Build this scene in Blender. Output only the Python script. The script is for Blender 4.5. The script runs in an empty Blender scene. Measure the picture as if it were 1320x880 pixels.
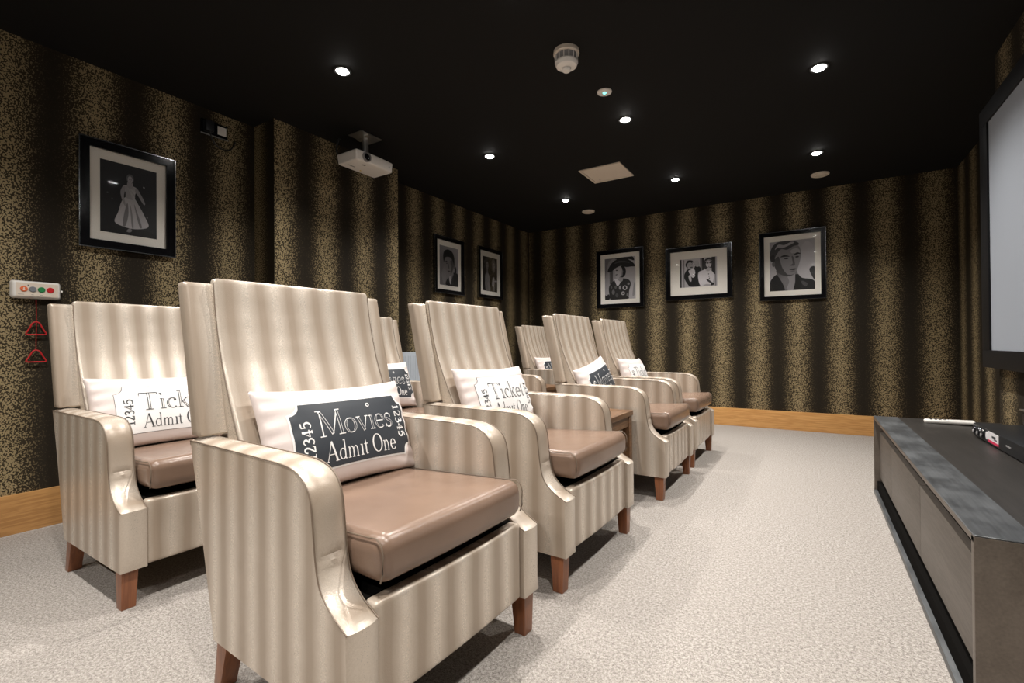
import bpy, bmesh, math, random
from math import sin, cos, pi, sqrt, exp, atan2
from mathutils import Vector, Matrix, noise

random.seed(4)
S = bpy.context.scene
COL = S.collection

# ------------------------------------------------------------------ materials
def newmat(name):
    m = bpy.data.materials.new(name)
    m.use_nodes = True
    nt = m.node_tree
    b = nt.nodes['Principled BSDF']
    return m, nt, b

def simple(name, col, rough=.5, metal=0., spec=None, emit=None, es=0., bump=None, coat=0.):
    m, nt, b = newmat(name)
    b.inputs['Base Color'].default_value = (*col, 1)
    b.inputs['Roughness'].default_value = rough
    b.inputs['Metallic'].default_value = metal
    if spec is not None: b.inputs['Specular IOR Level'].default_value = spec
    if coat:
        b.inputs['Coat Weight'].default_value = coat
        b.inputs['Coat Roughness'].default_value = .08
    if emit:
        b.inputs['Emission Color'].default_value = (*emit, 1)
        b.inputs['Emission Strength'].default_value = es
    if bump:
        t = nt.nodes.new('ShaderNodeTexCoord')
        n = nt.nodes.new('ShaderNodeTexNoise'); n.inputs['Scale'].default_value = bump[0]
        n.inputs['Detail'].default_value = 3
        bp = nt.nodes.new('ShaderNodeBump'); bp.inputs['Strength'].default_value = bump[1]
        bp.inputs['Distance'].default_value = bump[2]
        nt.links.new(t.outputs['Object'], n.inputs['Vector'])
        nt.links.new(n.outputs['Fac'], bp.inputs['Height'])
        nt.links.new(bp.outputs['Normal'], b.inputs['Normal'])
    return m

class NG:
    """tiny node helper"""
    def __init__(s, nt): s.nt = nt
    def n(s, t, **k):
        x = s.nt.nodes.new(t)
        for a, v in k.items(): setattr(x, a, v)
        return x
    def l(s, a, b): s.nt.links.new(a, b)
    def math(s, op, a, b=None, c=None, clamp=False):
        x = s.n('ShaderNodeMath', operation=op); x.use_clamp = clamp
        for i, v in enumerate((a, b, c)):
            if v is None: continue
            if isinstance(v, (int, float)): x.inputs[i].default_value = v
            else: s.l(v, x.inputs[i])
        return x.outputs[0]
    def mix(s, f, a, b):
        x = s.n('ShaderNodeMix', data_type='RGBA')
        if isinstance(f, (int, float)): x.inputs['Factor'].default_value = f
        else: s.l(f, x.inputs['Factor'])
        for nm, v in ((6, a), (7, b)):
            if isinstance(v, tuple): x.inputs[nm].default_value = (*v, 1)
            else: s.l(v, x.inputs[nm])
        return x.outputs[2]
    def mapr(s, v, a, b, c, d, smooth=False):
        x = s.n('ShaderNodeMapRange')
        if smooth: x.interpolation_type = 'SMOOTHSTEP'
        s.l(v, x.inputs[0])
        for i, q in enumerate((a, b, c, d)): x.inputs[i + 1].default_value = q
        return x.outputs[0]
    def noise(s, vec, scale, detail=2, rough=.5):
        x = s.n('ShaderNodeTexNoise'); x.inputs['Scale'].default_value = scale
        x.inputs['Detail'].default_value = detail; x.inputs['Roughness'].default_value = rough
        s.l(vec, x.inputs['Vector']); return x.outputs['Fac']
    def mapping(s, vec, sc, loc=(0, 0, 0)):
        x = s.n('ShaderNodeMapping'); x.inputs['Scale'].default_value = sc
        x.inputs['Location'].default_value = loc; s.l(vec, x.inputs['Vector'])
        return x.outputs[0]

def wallpaper(name, axis, centre, period=.35, fs=170, dx=.5 / 170):
    """leopard-flecked paper, flecks dense and gold in soft vertical bands"""
    m, nt, b = newmat(name); g = NG(nt)
    t = g.n('ShaderNodeTexCoord').outputs['Object']
    sp = g.n('ShaderNodeSeparateXYZ'); g.l(t, sp.inputs[0])
    c = sp.outputs[axis]
    ph = g.math('MULTIPLY', g.math('SUBTRACT', c, centre), 2 * pi / period)
    band = g.math('MULTIPLY_ADD', g.math('COSINE', ph), .5, .5)
    v = g.mapping(t, (1, 1, .8), (dx, .5 / fs, .0017))
    wob = g.noise(v, 30, 2)
    n1 = g.noise(v, fs, .6, .45)
    thr = g.mapr(band, .0, 1, .65, .475)
    thr = g.math('ADD', thr, g.math('MULTIPLY', g.math('SUBTRACT', wob, .5), .10))
    d = g.math('SUBTRACT', n1, thr)
    fleck = g.mapr(d, -.02, .035, 0, 1, True)
    fleck = g.math('MULTIPLY', fleck, g.mapr(band, .0, .45, .12, 1.0))
    base = g.mix(band, (.017, .0125, .0070), (.040, .029, .0140))
    gold = g.mix(band, (.11, .083, .046), (.38, .30, .170))
    col = g.mix(fleck, base, gold)
    g.l(col, b.inputs['Base Color'])
    g.l(g.mapr(fleck, 0, 1, .75, .42), b.inputs['Roughness'])
    b.inputs['Specular IOR Level'].default_value = .22
    g.l(g.math('MULTIPLY', fleck, .35), b.inputs['Metallic'])
    bp = g.n('ShaderNodeBump'); bp.inputs['Strength'].default_value = .25; bp.inputs['Distance'].default_value = .001
    g.l(fleck, bp.inputs['Height']); g.l(bp.outputs[0], b.inputs['Normal'])
    return m

def vinyl(name, axis, period=.094, off=0.):
    """pearly stripe-woven upholstery vinyl"""
    m, nt, b = newmat(name); g = NG(nt)
    t = g.n('ShaderNodeTexCoord').outputs['Object']
    sp = g.n('ShaderNodeSeparateXYZ'); g.l(t, sp.inputs[0])
    c = sp.outputs[axis]
    wob = g.math('MULTIPLY', g.math('SUBTRACT', g.noise(t, 9, 2), .5), .012)
    ph = g.math('MULTIPLY', g.math('ADD', g.math('SUBTRACT', c, off), wob), 2 * pi / period)
    s1 = g.math('MULTIPLY_ADD', g.math('COSINE', ph), .5, .5)
    s1 = g.mapr(s1, .08, 1.0, 0, 1)
    fine = g.math('MULTIPLY_ADD', g.math('COSINE', g.math('MULTIPLY', ph, 3)), .05, 0)
    grain = g.noise(t, 260, 2, .6)
    mott = g.math('MULTIPLY', g.math('SUBTRACT', grain, .5), .9)
    f = g.math('ADD', g.math('ADD', s1, fine), g.math('MULTIPLY', mott, s1), clamp=True)
    col = g.mix(f, (.36, .288, .222), (.64, .565, .48))
    g.l(col, b.inputs['Base Color'])
    g.l(g.mapr(f, 0, 1, .34, .27), b.inputs['Roughness'])
    g.l(g.mapr(f, 0, 1, .10, .28), b.inputs['Metallic'])
    b.inputs['Specular IOR Level'].default_value = .6
    bn = g.noise(t, 420, 2, .6)
    h = g.math('ADD', g.math('MULTIPLY', g.noise(t, 7, 2), 6.0), bn)
    bp = g.n('ShaderNodeBump'); bp.inputs['Strength'].default_value = .30; bp.inputs['Distance'].default_value = .0012
    g.l(h, bp.inputs['Height']); g.l(bp.outputs[0], b.inputs['Normal'])
    return m

def leather(name, col, rough):
    m, nt, b = newmat(name); g = NG(nt)
    t = g.n('ShaderNodeTexCoord').outputs['Object']
    n = g.noise(t, 6, 3)
    c = g.mix(g.mapr(n, .35, .65, 0, 1), tuple(x * .92 for x in col), tuple(min(1, x * 1.08) for x in col))
    g.l(c, b.inputs['Base Color'])
    b.inputs['Roughness'].default_value = rough
    h = g.math('ADD', g.math('MULTIPLY', g.noise(t, 8, 2), 5.0), g.noise(t, 520, 2, .6))
    bp = g.n('ShaderNodeBump'); bp.inputs['Strength'].default_value = .28; bp.inputs['Distance'].default_value = .001
    g.l(h, bp.inputs['Height']); g.l(bp.outputs[0], b.inputs['Normal'])
    return m

def wood(name, c1, c2, axis=0, rough=.4, scale=1., coat=0.):
    m, nt, b = newmat(name); g = NG(nt)
    t = g.n('ShaderNodeTexCoord').outputs['Object']
    sc = [26 * scale] * 3; sc[axis] = 1.6 * scale
    v = g.mapping(t, tuple(sc))
    n = g.noise(v, 1.6, 4, .55)
    rings = g.math('MULTIPLY_ADD', g.math('SINE', g.math('MULTIPLY', n, 26)), .5, .5)
    fine = g.noise(g.mapping(t, tuple(x * 7 for x in sc)), 1, 2)
    f = g.math('ADD', g.math('MULTIPLY', rings, .55), g.math('MULTIPLY', fine, .45))
    g.l(g.mix(f, c1, c2), b.inputs['Base Color'])
    b.inputs['Roughness'].default_value = rough
    b.inputs['Coat Weight'].default_value = coat
    bp = g.n('ShaderNodeBump'); bp.inputs['Strength'].default_value = .12; bp.inputs['Distance'].default_value = .001
    g.l(f, bp.inputs['Height']); g.l(bp.outputs[0], b.inputs['Normal'])
    return m

def carpet_mat():
    m, nt, b = newmat('carpet'); g = NG(nt)
    t = g.n('ShaderNodeTexCoord').outputs['Object']
    a = g.noise(t, 260, 3, .75); c = g.noise(t, 110, 3, .7); big = g.noise(t, 2.2, 3)
    f = g.math('ADD', g.math('MULTIPLY', a, .55), g.math('MULTIPLY', c, .45))
    f = g.mapr(f, .40, .60, 0, 1)
    col = g.mix(f, (.19, .168, .150), (.57, .53, .49))
    col = g.mix(g.mapr(big, .35, .7, 0, .22), col, (.36, .325, .295))
    g.l(col, b.inputs['Base Color'])
    b.inputs['Roughness'].default_value = .95
    b.inputs['Specular IOR Level'].default_value = .1
    bp = g.n('ShaderNodeBump'); bp.inputs['Strength'].default_value = .6; bp.inputs['Distance'].default_value = .003
    g.l(f, bp.inputs['Height']); g.l(bp.outputs[0], b.inputs['Normal'])
    return m

def brushed(name, c1, c2, rough, metal):
    m, nt, b = newmat(name); g = NG(nt)
    t = g.n('ShaderNodeTexCoord').outputs['Object']
    n = g.noise(g.mapping(t, (9, 5, 9)), 1, 4, .6)
    st = g.noise(g.mapping(t, (160, 6, 160)), 1, 2)
    f = g.math('ADD', g.math('MULTIPLY', n, .7), g.math('MULTIPLY', st, .3))
    g.l(g.mix(g.mapr(f, .38, .62, 0, 1), c1, c2), b.inputs['Base Color'])
    g.l(g.mapr(n, .3, .7, rough - .06, rough + .1), b.inputs['Roughness'])
    b.inputs['Metallic'].default_value = metal
    return m

def tone_mat():
    m, nt, b = newmat('photo_paper'); g = NG(nt)
    a = g.n('ShaderNodeAttribute', attribute_name='tone')
    g.l(a.outputs['Color'], b.inputs['Base Color'])
    b.inputs['Roughness'].default_value = .45
    return m

def glass_mat():
    m = bpy.data.materials.new('picture_glass'); m.use_nodes = True
    nt = m.node_tree; nt.nodes.clear(); g = NG(nt)
    o = g.n('ShaderNodeOutputMaterial'); mx = g.n('ShaderNodeMixShader')
    tr = g.n('ShaderNodeBsdfTransparent'); gl = g.n('ShaderNodeBsdfGlossy'); fr = g.n('ShaderNodeFresnel')
    gl.inputs['Roughness'].default_value = .03; fr.inputs['IOR'].default_value = 1.42
    g.l(g.math('MULTIPLY', fr.outputs[0], .35), mx.inputs[0]); g.l(tr.outputs[0], mx.inputs[1]); g.l(gl.outputs[0], mx.inputs[2])
    g.l(mx.outputs[0], o.inputs[0])
    return m

XL, XR, YF, YB, H = -3.237, 1.087, 5.56, -2.2, 2.4
XP, PY0, PY1 = -3.0, 1.803, 2.914          # pillar on the left wall
XC, CY1 = .84, 3.504                       # chimney breast on the right wall

M = dict(
    wp_far=wallpaper('wallpaper_far', 0, .233, .352),
    wp_left=wallpaper('wallpaper_left', 1, .60, .345, 180, 0.),
    wp_pillar=wallpaper('wallpaper_pillar', 1, 1.855, .345),
    wp_pillar_end=wallpaper('wallpaper_pillar_end', 0, -2.86, .345),
    wp_right=wallpaper('wallpaper_right', 1, .60, .345),
    ceil=simple('ceiling_paint', (.0075, .0072, .0068), .8, spec=.2),
    carpet=carpet_mat(),
    oak=wood('oak', (.50, .235, .070), (.72, .40, .145), 0, .38),
    oak_y=wood('oak_y', (.34, .165, .055), (.52, .28, .10), 1, .38),
    vx=vinyl('vinyl_stripe_side', 0, .094, .02), vy=vinyl('vinyl_stripe_front', 1, .094, .0),
    seat=leather('brown_leather', (.205, .135, .098), .23),
    piping=simple('piping', (.17, .125, .09), .5),
    dark=simple('black_cloth_and_shade', (.006, .0055, .005), .95, spec=.03),  # cloth of the chair deck; on the cabinet this black stands for shade
    leg=wood('leg_wood', (.17, .060, .026), (.27, .100, .042), 2, .36, 1., .1),
    walnut=wood('walnut', (.085, .042, .020), (.19, .098, .044), 1, .42, 1., 0.),
    pillow=simple('pillow_satin', (.70, .615, .585), .5, bump=(30, .3, .002)),
    white=simple('print_white', (.80, .79, .78), .6),
    slate=simple('print_slate', (.030, .036, .045), .5),
    ink=simple('print_ink', (.035, .037, .042), .6),
    frame=simple('frame_black', (.004, .004, .005), .15, spec=.35),
    chrome=simple('frame_edge', (.30, .31, .32), .18, 1.),
    mount=simple('mount_board', (.88, .85, .79), .8),
    tone=tone_mat(), glass=glass_mat(),
    white_pl=simple('white_plastic', (.80, .77, .73), .35),
    cream=simple('cream_paint', (.72, .63, .53), .5),
    grey_pl=simple('grey_plastic', (.26, .25, .25), .45),
    black_pl=simple('black_plastic', (.010, .011, .013), .35),
    frame_mat=simple('screen_frame', (.005, .005, .006), .5, spec=.25),
    black_gl=simple('black_gloss', (.006, .006, .008), .1),
    steel=brushed('dark_steel', (.060, .064, .068), (.125, .132, .138), .40, .5),
    steel_br=brushed('brown_steel', (.13, .108, .090), (.19, .160, .135), .42, .5),
    topdark=wood('black_top', (.014, .012, .010), (.026, .022, .019), 1, .42),
    drawer=wood('grey_oak', (.085, .072, .060), (.135, .115, .098), 1, .5, 2.),
    silver=simple('silver', (.55, .54, .52), .3, .9),
    red=simple('red_plastic', (.55, .015, .02), .4),
    orange=simple('orange_plastic', (.75, .16, .05), .4),
    green=simple('green_plastic', (.02, .22, .07), .4),
    grey_b=simple('grey_button', (.20, .21, .23), .4),
    lamp=simple('lamp_glow', (1, 1, 1), .5, emit=(1, .97, .93), es=60),
    led=simple('led_glow', (.1, .8, .7), .5, emit=(.15, 1, .85), es=3),
    screen=simple('screen_cloth', (.33, .36, .41), .7),
    pale=simple('pale_blue_paint', (.52, .57, .63), .5),
    sticker=simple('sticker_white', (.75, .73, .74), .5),
    pink=simple('sticker_red', (.70, .03, .10), .5),
    yellow=simple('yellow_dot', (.8, .6, .03), .5),
    bezel=simple('bezel', (.03, .03, .03), .3),
)

# ------------------------------------------------------------------ builders
def link_mesh(name, bm, mat, parent=None, smooth=None, loc=None):
    me = bpy.data.meshes.new(name)
    bmesh.ops.recalc_face_normals(bm, faces=bm.faces)
    bm.to_mesh(me); bm.free()
    mats = mat if isinstance(mat, (list, tuple)) else [mat]
    for q in mats: me.materials.append(q)
    if smooth is not None:
        for p in me.polygons: p.use_smooth = True
        me.set_sharp_from_angle(angle=math.radians(smooth))
    o = bpy.data.objects.new(name, me); COL.objects.link(o)
    if parent: o.parent = parent
    if loc: o.location = loc
    return o

def empty(name, label, cat, loc=(0, 0, 0), rz=0, group=None):
    o = bpy.data.objects.new(name, None); COL.objects.link(o)
    o.empty_display_size = .1; o.location = loc; o.rotation_euler = (0, 0, rz)
    o['label'] = label; o['category'] = cat
    if group: o['group'] = group
    return o

def tag(o, label, cat, group=None):
    o['label'] = label; o['category'] = cat
    if group: o['group'] = group
    return o

def struct(o):
    o['kind'] = 'structure'; return o

def box(bm, x0, x1, y0, y1, z0, z1, bev=0., seg=2, mi=0):
    r = bmesh.ops.create_cube(bm, size=1)
    vs = r['verts']
    for v in vs:
        v.co = Vector(((x0 + x1) / 2 + v.co.x * (x1 - x0), (y0 + y1) / 2 + v.co.y * (y1 - y0), (z0 + z1) / 2 + v.co.z * (z1 - z0)))
    fs = set(f for v in vs for f in v.link_faces)
    for f in fs: f.material_index = mi
    if bev:
        es = list(set(e for v in vs for e in v.link_edges))
        r = bmesh.ops.bevel(bm, geom=es, offset=bev, segments=seg, profile=.7, affect='EDGES')
        for f in r['faces']: f.material_index = mi
    return vs

def boxobj(name, dims, mat, parent=None, bev=0., seg=2):
    bm = bmesh.new(); box(bm, *dims, bev=bev, seg=seg)
    return link_mesh(name, bm, mat, parent, 40 if bev else None)

def hexa(bm, c8, bev=0., seg=2):
    """c8: bottom 4 (ccw) then top 4"""
    vs = [bm.verts.new(c) for c in c8]
    for f in ((0, 3, 2, 1), (4, 5, 6, 7), (0, 1, 5, 4), (1, 2, 6, 5), (2, 3, 7, 6), (3, 0, 4, 7)):
        bm.faces.new([vs[i] for i in f])
    if bev:
        es = list(set(e for v in vs for e in v.link_edges))
        bmesh.ops.bevel(bm, geom=es, offset=bev, segments=seg, profile=.7, affect='EDGES')

def rbox(bm, hx, hy, hz, r, n=(10, 10, 10), fn=None, rs=4):
    """rounded box with an inner grid, mapped through fn(x,y,z) -> xyz"""
    def coords(h, k):
        a = [-h + r * (1 - cos(pi / 2 * i / rs)) if False else -h + r * i / rs for i in range(rs)]
        mid = [-(h - r) + 2 * (h - r) * i / k for i in range(k + 1)]
        return a + mid + [-q for q in reversed(a)]
    hs = (hx, hy, hz); C = [coords(hs[i], n[i]) for i in range(3)]
    cache = {}
    def vert(p):
        q = [max(-(hs[i] - r), min(hs[i] - r, p[i])) for i in range(3)]
        d = Vector([p[i] - q[i] for i in range(3)])
        if d.length > 1e-9: d = d.normalized() * r
        w = Vector(q) + d
        k = tuple(round(c, 6) for c in w)
        if k not in cache:
            cache[k] = bm.verts.new(fn(*w) if fn else w)
        return cache[k]
    for ax in range(3):
        u, v = (ax + 1) % 3, (ax + 2) % 3
        for s in (-1, 1):
            for i in range(len(C[u]) - 1):
                for j in range(len(C[v]) - 1):
                    q = []
                    for (a, b_) in ((i, j), (i + 1, j), (i + 1, j + 1), (i, j + 1)):
                        p = [0, 0, 0]; p[ax] = s * hs[ax]; p[u] = C[u][a]; p[v] = C[v][b_]
                        vv = vert(p)
                        if vv not in q: q.append(vv)
                    if len(q) >= 3:
                        try: bm.faces.new(q)
                        except ValueError: pass

def tube(bm, pts, r, seg=6, cap=True, closed=False):
    pts = [Vector(p) for p in pts]; rings = []; n = len(pts)
    up = Vector((0, 0, 1))
    for i, p in enumerate(pts):
        if closed: d = (pts[(i + 1) % n] - pts[i - 1]).normalized()
        else: d = (pts[min(i + 1, n - 1)] - pts[max(i - 1, 0)]).normalized()
        a = d.cross(up)
        if a.length < .05: a = d.cross(Vector((1, 0, 0)))
        a.normalize(); b = d.cross(a).normalized()
        rings.append([bm.verts.new(p + a * (r * cos(2 * pi * k / seg)) + b * (r * sin(2 * pi * k / seg))) for k in range(seg)])
    m = n if closed else n - 1
    for i in range(m):
        A, B = rings[i], rings[(i + 1) % n]
        off = 0
        if closed and i == n - 1:
            off = min(range(seg), key=lambda o: sum((A[k].co - B[(k + o) % seg].co).length for k in range(seg)))
        for k in range(seg):
            bm.faces.new((A[k], A[(k + 1) % seg], B[(k + 1 + off) % seg], B[(k + off) % seg]))
    if cap and not closed:
        bm.faces.new(rings[0]); bm.faces.new(rings[-1])

def lathe(bm, prof, n=32, c=(0, 0, 0), axis=2):
    """prof: list of (r, h) along axis"""
    c = Vector(c); rings = []
    for r, h in prof:
        ring = []
        for k in range(n):
            a = 2 * pi * k / n
            if r < 1e-6:
                if not ring: p = [0, 0, 0]; p[axis] = h; ring = [bm.verts.new(c + Vector(p))]
                break
            p = [0, 0, 0]; p[(axis + 1) % 3] = r * cos(a); p[(axis + 2) % 3] = r * sin(a); p[axis] = h
            ring.append(bm.verts.new(c + Vector(p)))
        rings.append(ring)
    for A, B in zip(rings, rings[1:]):
        for k in range(n):
            q = []
            for v in (A[k % len(A)], A[(k + 1) % len(A)], B[(k + 1) % len(B)], B[k % len(B)]):
                if v not in q: q.append(v)
            if len(q) > 2: bm.faces.new(q)

def lathe_obj(name, prof, mat, parent=None, c=(0, 0, 0), n=32, axis=2):
    bm = bmesh.new(); lathe(bm, prof, n, c, axis)
    return link_mesh(name, bm, mat, parent, 35)

def spline(pts, k=6, closed=False):
    n = len(pts); out = []
    P = [Vector(p) for p in pts]
    for i in range(n if closed else n - 1):
        if closed: a, b, c, d = P[i - 1], P[i], P[(i + 1) % n], P[(i + 2) % n]
        else: a, b, c, d = P[max(i - 1, 0)], P[i], P[i + 1], P[min(i + 2, n - 1)]
        for j in range(k):
            t = j / k
            out.append(.5 * ((2 * b) + (c - a) * t + (2 * a - 5 * b + 4 * c - d) * t * t + (3 * b - a - 3 * c + d) * t ** 3))
    if not closed: out.append(P[-1])
    return out

def copy_tree(o, parent=None):
    c = o.copy(); COL.objects.link(c)
    if parent: c.parent = parent
    for ch in list(o.children): copy_tree(ch, c)
    return c

# ------------------------------------------------------------------ room shell
def shell():
    t = .12
    struct(boxobj('floor', (XL - t, XR + t, YB - t, YF + t, -.1, 0), M['carpet']))
    struct(boxobj('ceiling', (XL - t, XR + t, YB - t, YF + t, H, H + .1), M['ceil']))
    struct(boxobj('wall_left', (XL - t, XL, YB - t, YF + t, 0, H), M['wp_left']))
    struct(boxobj('wall_far', (XL, XR, YF, YF + t, 0, H), M['wp_far']))
    struct(boxobj('wall_right', (XR, XR + t, YB - t, YF + t, 0, H), M['wp_right']))
    struct(boxobj('wall_near', (XL, XR, YB - t, YB, 0, H), M['wp_far']))
    # projecting pillar: front face and two returns share one body, paper on each
    bm = bmesh.new(); box(bm, XL, XP, PY0, PY1, 0, H)
    for f in bm.faces: f.material_index = 0 if abs(f.normal.x) > .5 else 1
    struct(link_mesh('wall_left_pillar', bm, [M['wp_pillar'], M['wp_pillar_end']]))
    struct(boxobj('wall_right_breast', (XC, XR, YB, CY1, 0, H), M['wp_right']))
    sk, d = .188, .018
    def base(name, dims, mat): struct(boxobj(name, dims, mat, bev=.004))
    base('baseboard_far', (XL, XR, YF - d, YF, 0, sk), M['oak'])
    base('baseboard_left', (XL, XL + d, YB, PY0, 0, sk), M['oak_y'])
    base('baseboard_left', (XL, XL + d, PY1, YF - d, 0, sk), M['oak_y'])
    base('baseboard_pillar', (XP, XP + d, PY0 - d, PY1 + d, 0, sk), M['oak_y'])
    base('baseboard_pillar', (XL + d, XP, PY0 - d, PY0, 0, sk), M['oak'])
    base('baseboard_pillar', (XL + d, XP, PY1, PY1 + d, 0, sk), M['oak'])
    base('baseboard_right', (XR - d, XR, CY1 + d, YF - d, 0, sk), M['oak_y'])
    base('baseboard_right', (XC, XR - d, CY1, CY1 + d, 0, sk), M['oak'])
shell()

# ------------------------------------------------------------------ armchair
HW, T = .345, .077
ARM = [(-.365, .131), (-.385, .20), (-.432, .38), (-.468, .51), (-.500, .618), (-.485, .629), (-.40, .629), (-.20, .629), (-.05, .628),
       (.00, .6235), (.035, .611), (.060, .590), (.073, .560), (.079, .52), (.084, .475), (.089, .44), (.098, .405), (.116, .378), (.143, .356), (.172, .340), (.190, .331)]

def make_arm(s):
    """s=-1 near (right-hand when seated), s=+1 far"""
    top = [tuple(v) for v in spline([(x, z, 0) for x, z in ARM], 3)]
    prof = [(p[0], p[1]) for p in top]
    prof += [(.190, .331 - (.331 - .131) * i / 6) for i in range(1, 7)]
    prof += [(.190 - .555 * i / 6, .131) for i in range(1, 6)]
    n = len(prof)
    nor = []
    for i in range(n):
        a, b = prof[i - 1], prof[(i + 1) % n]
        dx, dz = b[0] - a[0], b[1] - a[1]; l = math.hypot(dx, dz) or 1
        nor.append((-dz / l, dx / l))
    yo = s * HW; yi = s * (HW - T)
    rows = []
    bm = bmesh.new()
    M_ = 9
    for j in range(M_):
        t = j / (M_ - 1); y = yo + (yi - yo) * t
        e = (1 - abs(2 * t - 1) ** 2.6)
        row = []
        for i, (x, z) in enumerate(prof):
            off = .010 * e - .003
            if z < .14: off = 0
            # pulled creases in the hollow of the front
            for cz, w_, d_ in ((.449, .006, .0065), (.423, .006, .006)):
                if x > .05: off -= e * d_ * exp(-((z - cz) / w_) ** 2)
            row.append(bm.verts.new((x + nor[i][0] * off, y, z + nor[i][1] * off)))
        rows.append(row)
    for a, b in zip(rows, rows[1:]):
        for i in range(n): bm.faces.new((a[i], a[(i + 1) % n], b[(i + 1) % n], b[i]))
    bm.faces.new(rows[0]); bm.faces.new(rows[-1])
    return bm, prof

def piping_path(prof, y, k0, k1):
    return [(x, y, z) for x, z in prof[k0:k1]]

def make_chair():
    root = empty('armchair', '', 'armchair')
    for s in (-1, 1):
        bm, prof = make_arm(s)
        arm = link_mesh('arm', bm, M['vx'], root, 32)
        for yy in (HW - .0005, HW - T + .0005):
            bm = bmesh.new()
            tube(bm, piping_path(prof, s * yy, 12, 61), .0016, 6)
            link_mesh('piping', bm, M['piping'], arm, 60)
    # front panel, a little padded
    bm = bmesh.new()
    def f(x, y, z):
        k = 1 - (y / .268) ** 2
        return (x + (.158) + (.007 * k if x > 0 else 0), y, z + .243 - (.004 * k if z > .05 else 0))
    rbox(bm, .020, .2665, .112, .012, (1, 16, 6), f, 3)
    link_mesh('front_panel', bm, M['vy'], root, 50)
    # deck under the seat cushion
    boxobj('seat_base', (-.37, .139, -.266, .266, .145, .352), M['dark'], root)
    # back frame: lower slab between the arms, upper slab on top of them
    def xr(z):   # rear line
        if z < .638: return -.365 + (z - .131) * (-.140 / .507)
        return -.505 - (z - .638) * (.095 / .434)
    bm = bmesh.new()
    def slab(bm, z0, z1, hw, th0, th1, bev):
        c = [(xr(z0), -hw, z0), (xr(z0) + th0, -hw, z0), (xr(z0) + th0, hw, z0), (xr(z0), hw, z0),
             (xr(z1), -hw, z1), (xr(z1) + th1, -hw, z1), (xr(z1) + th1, hw, z1), (xr(z1), hw, z1)]
        hexa(bm, c, bev, 3)
    slab(bm, .131, .636, .2655, .05, .05, .006)
    link_mesh('back_panel', bm, M['vy'], root, 40)
    bm = bmesh.new()
    slab(bm, .640, 1.073, .342, .052, .046, .015)
    link_mesh('back_frame', bm, M['vy'], root, 40)
    # back cushion, thin at the top, swelling to the seat
    FR = [(.46, -.318), (.55, -.352), (.633, -.386), (.700, -.420), (.758, -.446), (.84, -.480), (.926, -.505), (1.00, -.521), (1.09, -.534)]
    def xf(z):
        if z <= FR[0][0]: return FR[0][1]
        for (a, b), (c, d) in zip(FR, FR[1:]):
            if z <= c: return b + (d - b) * (z - a) / (c - a)
        return FR[-1][1]
    bm = bmesh.new()
    HT = .310
    def fb(x, y, z):
        zz = z + .777 + .0
        u = min(1, max(-1, y / .268)); w = min(1, max(-1, z / HT))
        xb = xr(zz) + .046
        front = xf(zz)
        t = (x + .04) / .08
        puff = .006 * (1 - u ** 4) * (1 - w ** 6) * (1 if x > 0 else 0)
        return (xb + (front - xb) * t + puff, y * (1 + .0 * w), zz)
    rbox(bm, .04, .272, HT, .013, (3, 20, 24), fb, 4)
    bc = link_mesh('back_cushion', bm, M['vy'], root, 50)
    for s in (-1, 1):
        bm = bmesh.new()
        tube(bm, [(xf(z) - .002, s * .2725, z) for z in [.48 + .0295 * i for i in range(21)]], .0018, 5)
        link_mesh('piping', bm, M['piping'], bc, 60)
    # seat cushion
    bm = bmesh.new()
    def fs(x, y, z):
        X = x - .083
        u = max(-1, min(1, x / .275)); v = max(-1, min(1, y / .262))
        top = z > 0
        zt = .4235 + .012 * u
        zz = zt + z * (1.0 + .10 * u)
        zz += (.007 * (1 - u * u) * (1 - v * v)) * (1 if top else 0)
        X += .008 * (1 - v * v) if u > .85 else 0
        return (X, y, zz)
    rbox(bm, .275, .261, .048, .034, (14, 14, 2), fs, 6)
    sc = link_mesh('seat_cushion', bm, M['seat'], root, 60)
    for s in (-1, 1):
        bm = bmesh.new()
        pts = [fs(x, s * .2575, .0435) for x in [-.25 + .025 * i for i in range(20)]]
        pts += [fs(.241 + .0325 * sin(a), s * .2575, .014 + .0325 * cos(a)) for a in (.3, .7, 1.1, 1.5)]
        pts += [fs(.2725, s * .2575, z) for z in (0., -.02)] + [fs(.265, s * .2575, -.038)]
        tube(bm, pts, .0018, 5)
        link_mesh('piping', bm, M['piping'], sc, 60)
    # legs
    for s in (-1, 1):
        bm = bmesh.new()
        yo, yi, yi2 = s * .337, s * .289, s * .295
        hexa(bm, [(.133, yi2, 0), (.171, yi2, 0), (.171, yo, 0), (.133, yo, 0), (.122, yi, .1315), (.176, yi, .1315), (.176, yo, .1315), (.122, yo, .1315)], .003)
        link_mesh('leg', bm, M['leg'], root, 40)
        bm = bmesh.new()
        hexa(bm, [(-.385, yi2, 0), (-.352, yi2, 0), (-.352, yo, 0), (-.385, yo, 0), (-.362, yi, .1315), (-.312, yi, .1315), (-.312, yo, .1315), (-.362, yo, .1315)], .003)
        link_mesh('leg', bm, M['leg'], root, 40)
    return root

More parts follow.
